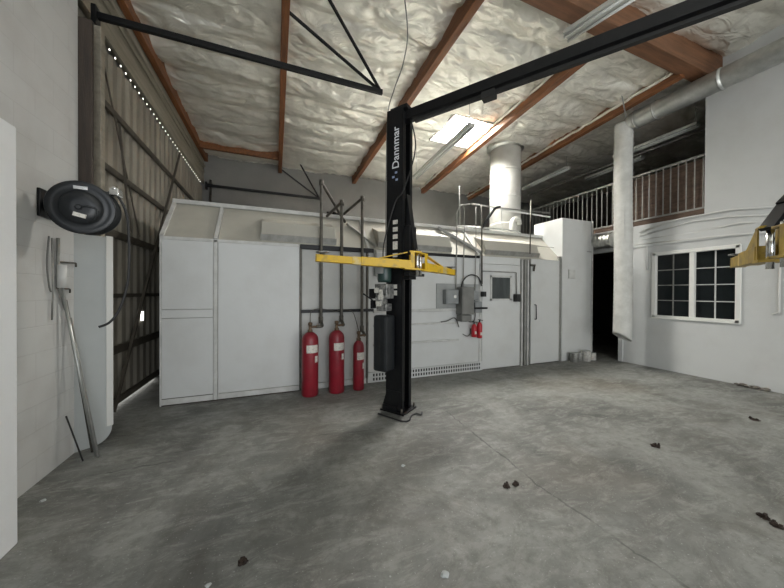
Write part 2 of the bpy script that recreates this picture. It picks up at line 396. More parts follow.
# white foil flange strips beside beams
for k, (p_, q_) in enumerate((((a.x-.085,2.85,5.27), (b2.x-.085,YB,5.27)), ((6.20,2.85,5.22), (6.92,YB,5.22)), ((2.41,2.85,5.26), (2.47,YB,5.26)))):
    bm = bm_new(); n0 = 60; p_, q_ = Vector(p_), Vector(q_)
    tube(bm, [p_+(q_-p_)*i/n0+Vector((random.uniform(-.008,.008),0,random.uniform(-.012,.012))) for i in range(n0+1)], .028, 6)
    struct('trim_%d' % (5+k), bm, FOIL)

# ================================================================ LEFT SIDE
struct('wall_left_partition', B(-2.0, -1.42, .6, 2.43, 0, 2.46), mat('partition_white_paint', (.70,.71,.71), .7, 0, (.62,.63,.625), 1.5, .4, .12, 60, lo=.45, hi=.8), .01)
# corrugated sliding door
d1 = sempty('door_1', (-1.95, 6.6, 0))
bm = bm_new(); ys = np.arange(3.7, 9.55, .0375); prev = None
for i, y in enumerate(ys):
    k = i % 6; x = -1.928 if k in (0,1,2) else -1.90
    if k in (2,5): pass
    A = bm.verts.new((x, y, .06)); Bv = bm.verts.new((x, y, 4.42))
    if prev: bm.faces.new((prev[0], A, Bv, prev[1]))
    prev = (A, Bv)
sh = obj('corrugated_sheet', bm, CORR, d1); sm = sh.modifiers.new('thick', 'SOLIDIFY'); sm.thickness = .004
for z, h in ((.1,.08), (.755,.10), (1.44,.05), (2.21,.09), (2.975,.07), (3.71,.07)):
    obj('rail', B(-1.90, -1.865, 3.7, 9.5, z-h/2, z+h/2), GIRT, d1)
bm = bm_new(); beam(bm, P(180,153,'x',-1.83), P(114,412,'x',-1.83), .03, .03); obj('brace', bm, GIRT, d1)
bm = bm_new(); beam(bm, (-1.87,4.35,4.3), (-1.87,5.4,2.3), .015, .015); obj('brace', bm, GIRT, d1)
bm = bm_new(); beam(bm, (-1.83,4.7,3.6), (-1.83,5.0,2.3), .02, .02); obj('brace', bm, GIRT, d1)
bm = bm_new(); box(bm, -1.90, -1.87, 3.7, YB, 4.50, 4.64); obj('door_track', bm, WOODTAN, d1)
bm = bm_new(); beam(bm, (-1.86, 3.75, 4.99), (-1.86, YB, 4.99), .03, .05); beam(bm, (-1.86,3.75,4.85), (-1.86,YB,4.85), .02,.02); struct('trim_4', bm, WOODTAN)
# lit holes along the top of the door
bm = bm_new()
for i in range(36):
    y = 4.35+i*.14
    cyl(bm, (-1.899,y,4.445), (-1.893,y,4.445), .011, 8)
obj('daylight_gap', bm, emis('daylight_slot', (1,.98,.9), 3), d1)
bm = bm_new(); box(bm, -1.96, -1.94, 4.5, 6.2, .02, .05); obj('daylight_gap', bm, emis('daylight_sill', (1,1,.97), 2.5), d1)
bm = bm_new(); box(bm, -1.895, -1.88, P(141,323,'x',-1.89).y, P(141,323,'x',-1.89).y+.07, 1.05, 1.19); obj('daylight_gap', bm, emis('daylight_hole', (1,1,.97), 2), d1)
# posts at the near door jamb
o = obj('door_post', B(-1.84, -1.635, 3.67, 3.71, 0, 4.08), WOODDK, None, None, .006); origin_to(o, (-1.72,3.74,0)); tag(o, 'dark brown timber post at the corner of the block wall behind the hose reel', 'post')
o = obj('door_post', B(-1.86, -1.665, 3.90, 3.98, 0, 4.2), WOODTAN, None, None, .006); origin_to(o, (-1.76,3.94,0)); tag(o, 'narrow tan post at the near edge of the corrugated metal door', 'post')

# upright sheet with rounded lower corner
bm = bm_new(); L_ = .27; pts = [(0,2.03),(0,.0)]
for k in range(9):
    a = -math.pi/2+k*math.pi/2/8; pts.append((L_-.14+.14*math.cos(a), .14+.14*math.sin(a)))
pts.append((L_, 2.03))
prism(bm, [(p[0], p[1]) for p in pts], 'y', 0, .035)
A, C_ = P(76,451,'z',0), P(111,434,'z',0); 
t = thing('wall_panel', 'pale upright sheet with rounded lower corner standing beside the corrugated door', 'panel', (-1.66,3.60,0))
ang = math.radians(38)
mt = Matrix.Translation((-1.735,3.59,0.0)) @ Matrix.Rotation(ang, 4, 'Z')
obj('sheet', bm, SHEET, t, mt, .004)
bm = B(L_-.045, L_+.008, -.01, .045, .16, 2.04); obj('edge_strip', bm, SHEETE, t, mt, .004)

# leaning rods
rods = [((62,288),(96,455)), ((66,300),(92,452)), ((70,318),(98,457)), ((66,416),(83,461))]
labs = ['long pale metal rod leaning on the block wall, leftmost at the top', 'thin dark rod leaning behind the pale rods under the hose reel', 'long grey metal rod leaning rightmost of the rods under the hose reel', 'short dark rod leaning low against the bottom corner of the block wall']
for (a, b_), lb, r, m in zip(rods, labs, (.012,.008,.011,.006), (GALV, PIPE, CONDUIT, CABLE)):
    foot = P(b_[0], b_[1], 'z', .004); top = P(a[0], a[1], 'x', -1.705)
    bm = bm_new(); cyl(bm, foot, top, r, 10)
    o = obj('metal_rod', bm, m); origin_to(o, foot); tag(o, lb, 'rod', 'rods leaning under the hose reel')

# hose reel
rc = Vector((-1.405, 3.02, 2.145)); n = Vector((.16,-.96,-.10)).normalized()
t = thing('hose_reel', 'black hose reel with big round side discs mounted on the block wall', 'hose reel', (-1.73, 3.1, 2.1))
bm = bm_new(); lathe(bm, rc, n, [(0,.198),(.010,.202),(.016,.196),(.010,.165),(.008,.130),(.013,.124),(.030,.112),(.032,.05),(.030,.001)], 48); obj('disc', bm, PLASTIC, t)
bm = bm_new(); lathe(bm, rc-n*.15, n, [(-.012,.001),(-.012,.185),(0,.202),(.012,.197),(.015,.10)], 48); obj('disc', bm, PLASTIC, t)
bm = bm_new(); cyl(bm, rc-n*.14, rc, .13, 32); obj('wound_hose', bm, CABLE, t)
bm = bm_new(); s_ = n.cross(Vector((0,0,1))).normalized(); u_ = s_.cross(n)
def reelM(x, y, z=.036): 
    m = Matrix.Identity(4)
    R_ = -s_ if s_.x < 0 else s_
    for i in range(3): m[i][0] = R_[i]; m[i][1] = u_[i]; m[i][2] = n[i]; m[i][3] = (rc + R_*x + u_*y + n*z)[i]
    return m
bm = bm_new(); box(bm, -.038,.038,-.015,.015,0,.003); bmesh.ops.rotate(bm, cent=(0,0,0), matrix=Matrix.Rotation(-.25,3,'Z'), verts=bm.verts); obj('rating_label', bm, LABEL, t, reelM(-.005,-.06))
bm = bm_new(); tube(bm, [(-.01,0,.004),(.04,.012,.01),(.085,0,.008),(.095,-.04,.006),(.075,-.085,.002)], .007, 8, True); obj('air_line', bm, PLASTIC, t, reelM(0,.0,.03))
bm = bm_new(); lathe(bm, (0,0,0), (0,0,1), [(0,.02),(.015,.02),(.02,.012)], 16); obj('hub_cap', bm, PLASTIC, t, reelM(-.01,0,.03))
bm = bm_new(); box(bm, -.04,.04,-.012,.012,0,.002); obj('brand_label', bm, CHROME, t, reelM(.0,.150,.013))
wp = P(43,205,'x',-1.73)
bm = bm_new(); box(bm, -1.73, -1.71, wp.y-.07, wp.y+.1, wp.z-.10, wp.z+.12); beam(bm, (-1.72,wp.y+.02,wp.z), (rc.x-.02, rc.y+.10, rc.z), .05, .09)
obj('wall_bracket', bm, BLACK, t, None, .004)
hg = P(116,193,'y',3.16)
bm = bm_new(); beam(bm, rc-n*.08+Vector((.05,0,.10)), hg-Vector((.02,0,0)), .03, .03); obj('guide_arm', bm, PLASTIC, t)
bm = bm_new(); box(bm, hg.x-.03, hg.x+.03, hg.y-.04, hg.y+.04, hg.z-.03, hg.z+.03); cyl(bm, hg+Vector((.0,-.045,.03)), hg+Vector((0,.045,.03)), .014, 12); cyl(bm, hg+Vector((.02,-.045,-.02)), hg+Vector((.02,.045,-.02)), .014, 12); obj('hose_guide', bm, CHROME, t, None, .004)
bm = bm_new(); tube(bm, [hg, P(126,212,'y',3.2), P(129,240,'y',3.22), P(128,280,'y',3.22), P(120,308,'y',3.22), P(110,322,'y',3.2), P(99,327,'y',3.15)], .010, 8, True); obj('hose', bm, CABLE, t)
# air pipes under the reel
def pipe_thing(name, pts, r, m, label, cat, group=None, curve=False, seg=8):
    bm = bm_new(); tube(bm, pts, r, seg, curve); o = obj(name, bm, m); origin_to(o, Vector(pts[0])); return tag(o, label, cat, group)
X0 = -1.712
pipe_thing('air_hose', [P(u,v,'x',X0) for u,v in ((49,236),(47,262),(49,285),(51,292))], .006, CABLEG, 'thin grey hose curving down the block wall, leftmost under the reel', 'hose', None, True)
pipe_thing('air_pipe', [P(u,v,'x',X0) for u,v in ((52,238),(53,290),(52,320))], .006, CONDUIT, 'thin pipe hanging straight down the block wall beneath the reel', 'pipe')
t = thing('air_pipe', 'grey air pipe with two tap handles on the block wall beneath the hose reel', 'pipe', P(58,300,'x',X0))
bm = bm_new(); tube(bm, [P(58,238,'x',X0), P(58,285,'x',X0), P(66,310,'x',X0)], .012, 10); obj('pipe', bm, CONDUIT, t)
for v, u0, u1 in ((263,59,76), (289,57,70)):
    bm = bm_new(); tube(bm, [P(u0,v-1,'x',X0), P(u1,v,'x',X0), P(u1,v+4,'x',X0)], .007, 8); obj('tap_handle', bm, PIPE, t)
bm = bm_new(); cyl(bm, P(62,265,'x',X0+.02), P(62,288,'x',X0+.02), .03, 14); obj('filter_bowl', bm, WCONDUIT, t)

# black roof braces (bar plus two struts), one near, one at the back wall
def brace(y, x1, sa, sb, lb):
    t = thing('roof_brace', lb, 'brace', (XL, y, 4.4), 'black steel roof braces')
    bm = bm_new(); beam(bm, (-1.77, y, 4.415), (x1, y, 4.415), .05, .065); box(bm, -1.80, -1.76, y-.05, y+.05, 4.3, 4.5); obj('bar', bm, BLACK, t, None, .003)
    for s in (sa, sb):
        bm = bm_new(); beam(bm, (x1-.02, y, 4.42), (s, y-(.28 if s > .3 else 0), 5.38 if s > .3 else 5.14), .03, .03); obj('strut', bm, BLACK, t)
brace(4.07, 1.44, .13, .50, 'black steel bar with two struts hanging under the ceiling left of the lift column')
brace(9.40, 1.28, .15, .60, 'dark steel bar with two struts along the far grey wall above the booth')
bm = bm_new(); cyl(bm, (-1.7,9.5,2.5), (-1.7,9.5,4.6), .03, 12); cyl(bm, (-1.76,9.5,4.45),(-1.64,9.5,4.45),.05,10)
o = obj('wall_pipe', bm, PIPE); origin_to(o, (-1.7,9.5,2.5)); tag(o, 'short dark vertical pipe in the far left corner above the booth', 'pipe')

# ================================================================ SPRAY BOOTH
BY = 4.65
booth = thing('spray_booth', 'long white metal spray booth with sloping roof along the back of the workshop', 'spray booth', (2.2, BY, 0))
X1, X2 = -1.38, 5.84; ZF = 2.205; RY, RZ = 5.2, 2.80
bm = bm_new(); prism(bm, [(BY+.03,0),(8.9,0),(8.9,RZ-.02),(RY,RZ-.02),(BY+.03,ZF-.02)], 'x', X1+.01, X2); obj('body', bm, W_PANEL2, booth)
def panel(x0, x1, z0, z1, y0=BY, y1=BY+.03, m=W_PANEL, nm='front_panel', bv=.004):
    return obj(nm, B(x0, x1, y0, y1, z0, z1), m, booth, None, bv)
panel(X1, -.80, 1.26, ZF); panel(X1, -.80, .09, 1.14); panel(X1, -.80, 1.145, 1.255, BY-.008, BY+.03, W_PANEL, 'rail')
panel(X1, -.80, 0.0, .085, BY-.01, BY+.03, W_TRIM, 'base_rail')
panel(-.795, -.745, 0, ZF, BY-.012, BY+.03, W_TRIM, 'joint_post')
panel(-.74, .33, .09, ZF); panel(-.74, .33, 0, .085, BY-.008, BY+.03, W_TRIM, 'base_rail')
panel(.37, 1.38, .09, ZF-.06, BY+.012, BY+.03, W_PANEL2, 'inset_panel'); panel(.34, 1.44, 0, .085, BY-.004, BY+.03, W_TRIM, 'base_rail')
panel(.335, .365, 0, ZF, BY-.008, BY+.03, PIPE, 'joint_strip')
panel(1.385, 1.41, .0, ZF-.05, BY-.008, BY+.03, PIPE, 'joint_strip')
panel(.34, 1.50, 2.15, ZF+.01, BY-.03, BY+.03, BLACK, 'dark_rail'); panel(.35, 1.50, 1.18, 1.225, BY-.04, BY+.01, BLACK, 'dark_rail')
panel(1.42, 3.64, .17, ZF-.05, BY, BY+.03, W_PANEL); panel(2.25, 3.64, ZF-.045, ZF+.0, BY-.02, BY+.03, BLACK, 'dark_rail')
panel(1.55, 2.24, ZF-.045, ZF, BY-.005, BY+.03, W_TRIM, 'rail')
for z, xa, xb, h in ((1.18,1.5,3.3,.05), (.94,1.5,3.15,.03), (.62,1.5,3.17,.035)):
    panel(xa, xb, z-h/2, z+h/2, BY-.03, BY+.01, W_TRIM, 'ledge')
# perforated louvre strip at the foot
bm = bm_new(); box(bm, 1.42, 3.72, BY-.01, BY+.03, 0, .165); obj('louvre_strip', bm, W_PANEL, booth)
bm = bm_new()
for i in range(42):
    for j in range(2): box(bm, 1.50+i*.052, 1.528+i*.052, BY-.013, BY-.009, .03+j*.07, .075+j*.07)
lv = obj('louvre_slots', bm, BLACKM, booth); lv['kind'] = 'stuff'
# door section
panel(3.645, 4.66, 2.06, ZF, BY, BY+.03); panel(3.645, 3.70, 0, 2.055, BY-.006, BY+.03, W_TRIM, 'door_frame')
dr = obj('door', B(3.705, 4.65, BY-.012, BY+.03, .02, 2.05), W_PANEL, booth, None, .004)
obj('door_window', B(3.93, 4.38, BY-.018, BY, 1.38, 1.80), BOOTHGLASS, dr)
bm = bm_new(); 
for a in ((3.89,4.42,1.80,1.835),(3.89,4.42,1.345,1.38),(3.89,3.93,1.345,1.835),(4.38,4.42,1.345,1.835)): box(bm, a[0], a[1], BY-.024, BY-.005, a[2], a[3])
obj('window_frame', bm, W_TRIM, dr)
for x in (4.68, 4.76, 4.84):
    panel(x, x+.035, 0, ZF-.02, BY-.03, BY+.03, W_TRIM if x != 4.76 else CONDUIT, 'door_track')
panel(4.878, 4.925, 0, ZF-.02, BY+.005, BY+.03, BLACKM, 'door_gap', 0)
dr2 = obj('door', B(4.93, 5.74, BY-.03, BY+.03, .02, ZF+.0), W_PANEL, booth, None, .005)
bm = bm_new(); tube(bm, [(5.04,BY-.03,.95),(5.04,BY-.07,.95),(5.03,BY-.07,1.25),(5.03,BY-.03,1.25)], .01, 8); obj('door_handle', bm, BLACK, dr2)
bm = bm_new(); box(bm, 4.90,5.02,BY-.06,BY-.03,2.05,2.09); cyl(bm, (4.97,BY-.06,1.95),(4.99,BY-.06,2.07),.018,8); obj('latch', bm, PIPE, dr2)
panel(5.745, 5.83, 0, 2.3, BY-.01, BY+.03, CONDUIT, 'joint_strip')
panel(X1, .33, 0, .012, BY-.014, BY+.0, RUST, 'grime_line', 0); panel(X1+.0, -.80, .084, .094, BY-.004, BY+.0, PIPE, 'joint_strip', 0)
# sloping roof panels, ribs, ridge rails
def slope(u0, u1, off0, off1, m, nm):
    dy, dz = RY-BY, RZ-ZF; l = math.hypot(dy, dz); ny, nz = -dz/l, dy/l
    bm = bm_new(); prism(bm, [(BY+ny*off0, ZF+nz*off0),(RY+ny*off0, RZ+nz*off0),(RY+ny*off1, RZ+nz*off1),(BY+ny*off1, ZF+nz*off1)], 'x', u0, u1)
    return obj(nm, bm, m, booth)
slope(X1, -.80, -.02, .004, W_CREAM, 'roof_panel'); slope(-.74, 1.39, -.02, .004, W_CREAM, 'roof_panel'); slope(1.43, 3.6, -.02, .004, W_CREAM, 'roof_panel'); slope(3.64, X2, -.02, .004, W_CREAM, 'roof_panel')
for x in (X1-.02, -.79, 1.39, 3.60): slope(x, x+.045, -.02, .03, W_TRIM, 'roof_rib')
bm = bm_new(); prism(bm, [(BY-.01,0),(BY+.03,0),(BY+.03,ZF),(BY-.01,ZF)], 'x', X1-.02, X1); prism(bm, [(BY,ZF),(RY,RZ),(8.9,RZ),(8.9,0),(BY,0)], 'x', X1-.015, X1+.005); obj('end_panel', bm, W_TRIM, booth)
obj('ridge_rail', B(X1-.02, X2, RY-.05, RY+.06, RZ-.01, RZ+.05), W_TRIM, booth, None, .005)
obj('ridge_rail', B(X1-.02, X2, RY-.02, RY+.10, RZ-.14, RZ-.015), CONDUIT, booth, None, .004)
obj('eave_rail', B(X1-.02, .33, BY-.012, BY+.02, ZF-.03, ZF+.012), W_TRIM, booth, None, .003)
# light housings standing off the slope
def light_box(x0, x1, nm='light_housing'):
    dy, dz = RY-BY, RZ-ZF; l = math.hypot(dy, dz); ty, tz = dy/l, dz/l; ny, nz = -tz, ty
    def at(s, o): return (BY+ty*s+ny*o, ZF+tz*s+nz*o)
    bm = bm_new(); prism(bm, [at(.06,0), (BY+.01,ZF+.12), (BY+.08,ZF+.33), at(.62,.0)], 'x', x0, x1)
    t = obj(nm, bm, W_CREAM, booth, None, .01)
    bm = bm_new(); prism(bm, [at(.05,.002), (BY+.0,ZF+.12), (BY+.004,ZF+.135), at(.09,.012)], 'x', x0-.01, x1+.01); obj('housing_edge', bm, CONDUIT, t)
light_box(-.20, .88); light_box(1.60, 3.02); light_box(3.80, 5.20)
# diagonal brace strips on the slope
def sl(x, s, o=.03):
    dy, dz = RY-BY, RZ-ZF; l = math.hypot(dy, dz); return Vector((x, BY+dy/l*s-dz/l*o, ZF+dz/l*s+dy/l*o))
bm = bm_new(); beam(bm, sl(1.15,.62), sl(1.55,.05), .05, .03); obj('slope_brace', bm, CONDUIT, booth)
bm = bm_new(); beam(bm, sl(3.0,.75,.05), sl(3.72,.05), .06, .05); obj('slope_brace', bm, CONDUIT, booth)
# tall end box
TX0, TX1, TZ = 5.84, 6.80, 3.15
bm = B(TX0, TX1, BY-.02, 5.40, 0, TZ); obj('end_box', bm, W_PANEL, booth, None, .008)
obj('end_box_edge', B(TX1-.03, TX1+.01, BY-.035, BY+.0, 0, TZ), W_TRIM, booth)
obj('cover_plate', B(6.02, 6.22, BY-.045, BY-.02, 1.82, 2.02), W_TRIM, booth, None, .004)

# fire-suppression cylinders
def cylinder(u, v, r, h, label):
    p = P(u, v, 'z', 0); p.z = 0; p.y = 4.40
    p.x = P(u, v, 'y', 4.40).x
    t = thing('gas_cylinder', label, 'cylinder', p, 'red cylinders along the booth')
    bm = bm_new(); lathe(bm, p, (0,0,1), [(0,r*.9),(.02,r),(h-.12,r),(h-.08,r*.95),(h-.045,r*.80),(h-.02,r*.55),(h,.03)], 32); obj('body', bm, RED, t)
    bm = bm_new(); lathe(bm, p+Vector((0,0,h-.01)), (0,0,1), [(0,.035),(.04,.035),(.045,.022),(.10,.022),(.105,.03),(.14,.03),(.15,.012)], 16); cyl(bm, p+Vector((0,0,h+.07)), p+Vector((.10,0,h+.07)), .018, 10); obj('valve', bm, BRASS, t)
    bm = bm_new()
    N_ = 10; a0, a1 = math.radians(-120), math.radians(-35)
    for z0, z1, aa, ab in ((h-.29, h-.18, a0, a1),):
        g = [[bm.verts.new(p+Vector(((r+.002)*math.cos(aa+(ab-aa)*k/N_), (r+.002)*math.sin(aa+(ab-aa)*k/N_), z))) for z in (z0, z1)] for k in range(N_+1)]
        for k in range(N_): bm.faces.new((g[k][0], g[k+1][0], g[k+1][1], g[k][1]))
    obj('paper_label', bm, LABEL, t)
    bm = bm_new(); g = [[bm.verts.new(p+Vector(((r+.003)*math.cos(math.radians(a)), (r+.003)*math.sin(math.radians(a)), z))) for z in (h-.43, h-.34)] for a in (-62,-50,-38)]
    for k in range(2): bm.faces.new((g[k][0], g[k+1][0], g[k+1][1], g[k][1]))
    obj('tag', bm, LABEL, t)
    return p, h
c1 = cylinder(310, 395, .118, .92, 'red gas cylinder at the left of the row, against the white booth')
c2 = cylinder(336.5, 391.5, .115, .93, 'red gas cylinder in the middle of the row, as tall as the left one')
c3 = cylinder(358.5, 389, .085, .76, 'smallest red gas cylinder, at the right of the row nearest the lift column')
# black pipes rising from the cylinders
for (p, h), ut, top, side, lb in ((c1,321,182,(345,222),'dark steel pipe rising from the left red cylinder'), (c2,341.5,202,(327,216),'dark steel pipe rising from the middle red cylinder'), (c3,362,198,(344,214),'dark steel pipe rising from the small red cylinder')):
    y = 4.58; xt = P(ut, 300, 'y', y).x
    zt = P(ut, top, 'y', y).z
    e = P(side[0], side[1], 'y', 5.1)
    t = thing('steel_pipe', lb, 'pipe', (xt, y, h), 'dark pipes on the booth front')
    bm = bm_new(); tube(bm, [p+Vector((.09,0,h+.07)), (xt, 4.42, h+.07), (xt, y, h+.13), (xt, y, zt), e], .024, 10); obj('pipe', bm, PIPE, t)
    bm = bm_new(); cyl(bm, (xt,y,zt-.05), (xt,y,zt+.03), .033, 12); obj('elbow', bm, PIPE, t); bm = bm_new(); cyl(bm, (xt,y,h+.1), (xt,y,h+.2), .033, 12); obj('coupling', bm, PIPE, t)
pts = [c1[0]+Vector((0,0,1.06))]
for (p, h) in (c1, c2, c3): pass
pipe_thing('copper_tube', [c1[0]+Vector((0,0,1.06)), c1[0]+Vector((.02,.08,1.2)), c1[0]+Vector((.12,.15,1.24)), c2[0]+Vector((-.1,.18,1.22)), c2[0]+Vector((0,.1,1.20)), c2[0]+Vector((.1,.16,1.22)), c3[0]+Vector((-.1,.18,1.21)), c3[0]+Vector((-.05,.1,1.15)), c3[0]+Vector((0,0,.90))], .006, PIPE, 'thin dark tube linking the tops of the three red cylinders', 'tube', None, True)

# ================================================================ VEHICLE LIFT
lift = thing('vehicle_lift', 'black two-post vehicle lift with yellow swing arms and overhead beam', 'vehicle lift', (1.45, 3.47, 0))
D = Vector((.575,-.818,0)).normalized(); E_ = Vector((0,0,1)).cross(D)
C1 = Vector((1.468,3.47,0)); C2 = C1 + D*3.52
def frame(c, s=1):
    m = Matrix.Identity(4); X = D*s; Y = Vector((0,0,1)).cross(X)
    for i in range(3): m[i][0] = X[i]; m[i][1] = Y[i]; m[i][2] = (0,0,1)[i]; m[i][3] = c[i]
    return m
H = 3.78; hx, hy, th = .118, .120, .012
for c, s in ((C1,1),(C2,-1)):
    m = frame(c, s)
    bm = bm_new(); box(bm, -hx, -hx+th, -hy, hy, 0, H); box(bm, -hx, hx, -hy, -hy+th, 0, H); box(bm, -hx, hx, hy-th, hy, 0, H)
    box(bm, hx-th, hx, -hy, -hy+.06, 0, H-.05); box(bm, hx-th, hx, hy-.06, hy, 0, H-.05)
    colm = obj('column', bm, BLACK, lift, m, .003)
    bm = B(-.18, .17, -.16, .17, .0, .018); 
    prism(bm, [(-hx-.075,.018),(-hx,.018),(-hx,.25)], 'y', -.10, -.09); prism(bm, [(-hx-.075,.018),(-hx,.018),(-hx,.25)], 'y', .09, .10)
    box(bm, -.15,.05,-hy-.03,-hy,.018,.08); box(bm, -.11,.11,-hy-.012,-hy,.02,.27)
    obj('base_plate', bm, BLACK, lift, m, .004)
    for bx, by in ((-.155,-.14),(.13,-.14),(-.155,.15),(.14,.15)):
        bm = bm_new(); cyl(bm, (bx,by,.018), (bx,by,.07), .013, 8); obj('anchor_bolt', bm, PIPE, lift, m)
    # cable and lock strip inside the channel
    bm = bm_new(); cyl(bm, (.06,.03,.1), (.06,.03,H-.1), .006, 8); box(bm, .0,.02,-.04,.0,.05,H-.2); obj('lift_cable', bm, PIPE, lift, m)
    # top block
    bm = B(-.08,.16,-.10,.10,H-.02,H+.03); obj('top_bracket', bm, BLACK, lift, m, .004)
    # carriage riding in the channel
    bm = B(.0,.20,-.085,.085,1.66,2.32); box(bm, .19,.26,-.20,.20,1.70,1.735); box(bm, .19,.26,-.20,.20,1.95,1.985)
    prism(bm, [(.125,2.0),(.25,2.0),(.135,2.72)], 'y', -.05, .05)
    obj('carriage', bm, BLACK, lift, m, .004)
# overhead beam
bm = bm_new(); p = C1+D*-.02+Vector((0,0,3.70)); q = C2+D*.02+Vector((0,0,3.70)); beam(bm, p, q, .12, .11); obj('overhead_beam', bm, BLACK, lift, None, .004)
bm = bm_new(); beam(bm, C1+D*.22+Vector((0,0,3.615)), C2-D*.22+Vector((0,0,3.615)), .05, .03); c = C1+D*1.05+Vector((0,0,3.60)); beam(bm, c, c+D*.14, .1, .07); obj('shutoff_bar', bm, BLACKM, lift)
# arms
def arm(root, tip, nm='arm', frac=.55, h=.10, w=.10, mm=YEL, gm=YEL, fill=False):
    root, tip = Vector(root), Vector(tip); d = (tip-root).normalized(); sd = d.cross(Vector((0,0,1))).normalized()
    mid = root+(tip-root)*frac
    bm = bm_new(); beam(bm, root+d*.02, mid, w, h); a = obj(nm, bm, mm, lift, None, .006)
    bm = bm_new(); beam(bm, mid-d*.15, tip, w*.82, h*.82); obj('inner_arm', bm, mm, a, None, .006)
    bm = bm_new(); beam(bm, mid-d*.01, mid+d*.10, w*.9, h*.9); obj('arm_collar', bm, YELW, a, None, .004)
    # triangular gusset plates at the root
    bm = bm_new(); z0, z1 = Vector((0,0,-h/2)), Vector((0,0,h*1.55)); zt = Vector((0,0,h/2))
    for k in (-1, 1):
        o_ = sd*k*w*.42
        A = [root-d*.02+z0, root-d*.02+z1, root+d*.03+z1] + ([root+d*.36+zt] if fill else [root+d*.03+zt]) + [root+d*.30+zt-Vector((0,0,.01)), root+d*.30+z0]
        V1 = [bm.verts.new(v+o_+sd*.005) for v in A]; V2 = [bm.verts.new(v+o_-sd*.005) for v in A]; n_ = len(A)
        bm.faces.new(V1); bm.faces.new(V2[::-1])
        for i in range(n_): bm.faces.new((V1[i],V2[i],V2[(i+1)%n_],V1[(i+1)%n_]))
    beam(bm, root-d*.10+z1, root+d*.04+z1, w*.95, .018); beam(bm, root-d*.10+z0, root+d*.1+z0, w*1.05, .02)
    if not fill: beam(bm, root+d*.02+z1, root+d*.40+zt, w*.5, .012)
    obj('gusset', bm, gm, a, None, .002)
    bm = bm_new(); cyl(bm, root-d*.06+Vector((0,0,-.12)), root-d*.06+Vector((0,0,.19)), .022, 14); obj('pivot_pin', bm, CHROME, a)
    bm = bm_new(); t_ = tip-d*.06+Vector((0,0,h*.41)); lathe(bm, t_, (0,0,1), [(0,.03),(.02,.03),(.022,.075),(.034,.075)], 20); obj('lift_pad', bm, ALU, a)
    bm = bm_new(); beam(bm, tip-d*.002, tip+d*.014, w*.86, h*.86); obj('end_cap', bm, YELD, a)
R1a = C1 + D*.27 - E_*.14 + Vector((0,0,1.825)); R1b = C1 + D*.27 + E_*.14 + Vector((0,0,1.825))
tipL = P(317, 258, 'y', 3.42); tipR = P(452.5, 272.5, 'y', 3.62)
arm(R1a, tipL); arm(R1b, tipR, gm=YEL)
R2a = C2 - D*.40 + E_*.15 + Vector((0,0,1.80)); R2b = C2 - D*.40 - E_*.15 + Vector((0,0,1.80))
arm(R2a, P(738, 262.5, 'y', 1.50), gm=YELD, mm=YELD, h=.12, w=.12, fill=True); arm(R2b, R2b - E_*.95 + D*.1, gm=YELD, mm=YELD)
bm = bm_new(); beam(bm, P(767,229,'y',.98), P(786,204,'y',.93), .09, .03); beam(bm, P(786,204,'y',.93), P(800,190,'y',.9), .09, .05); obj('carriage_guard', bm, BLACK, lift)
# decals on the column
def faceM(x, z):     # local: text right = world up; text up = towards -D ; normal = -E
    m = Matrix.Identity(4)
    R_ = Vector((0,0,1)); U_ = -D; N_ = -E_
    o_ = C1 + D*x - E_*(hy+.001) + Vector((0,0,z))
    for i in range(3): m[i][0] = R_[i]; m[i][1] = U_[i]; m[i][2] = N_[i]; m[i][3] = o_[i]
    return m
text_mesh('lettering', 'Dannmar', .138, WHITE, lift, faceM(.02, 3.03), .001)
bm = bm_new()
for k, (a, b_) in enumerate(((-.03,.02),(.02,-.02),(-.07,-.03))): box(bm, a, a+.026, b_, b_+.034, 0, .0015)
obj('logo_mark', bm, mat('pale_blue_lettering', (.30,.36,.52), .5), lift, faceM(.02, 2.95))
for z, h_, w_ in ((2.40,.05,.07),(2.31,.055,.07),(2.22,.055,.07),(2.11,.10,.07),(1.99,.05,.07),(1.60,.05,.06),(1.52,.06,.06)):
    bm = B(-h_/2, h_/2, -w_/2, w_/2, 0, .0015); obj('warning_label', bm, LABEL, lift, faceM(.015, z-.03))
# power unit
pu = C1 - D*.065 - E_*(hy+.118)
bm = bm_new(); box(bm, -.10,.10,-.10,.10,.54,1.22); m = Matrix.Translation((pu.x, pu.y, 0)) @ Matrix.Rotation(math.atan2(D.y, D.x), 4, 'Z')
tank = obj('oil_tank', bm, PLASTIC, lift, m, .03)
bm = bm_new(); box(bm, -.012,.012,-.104,-.099,.60,1.18); obj('tank_seam', bm, BLACKM, tank, m)
bm = bm_new(); box(bm, -.07,.07,-.07,.07,1.27,1.36); box(bm, -.09,.09,-.08,.08,1.42,1.60); box(bm, -.05,.05,-.12,.0,1.34,1.46); obj('valve_block', bm, ALU, lift, m, .01)
bm = bm_new(); box(bm, -.16,-.07,-.10,-.02,1.42,1.54); box(bm, -.13,-.10,-.11,-.03,1.30,1.40); cyl(bm, (-.10,-.1,1.40),(-.20,-.16,1.48),.01,8); obj('release_handle', bm, BLACK, lift, m, .004)
for (a, b_, z) in ((-.06,.0,1.52),(.01,.06,1.50),(-.03,.04,1.36),(.0,.07,1.44)):
    bm = B(a, b_, -.124, -.12, z-.03, z+.03); obj('unit_label', bm, LABEL, lift, m)
bm = bm_new(); lathe(bm, (0,0,1.62), (0,0,1), [(0,.075),(.03,.085),(.24,.085),(.28,.07),(.30,.03)], 24); obj('motor', bm, GREEN, lift, m)
bm = bm_new(); box(bm, -.05,.04,-.13,-.07,1.72,1.84); obj('motor_box', bm, GREYBOX, lift, m, .006)
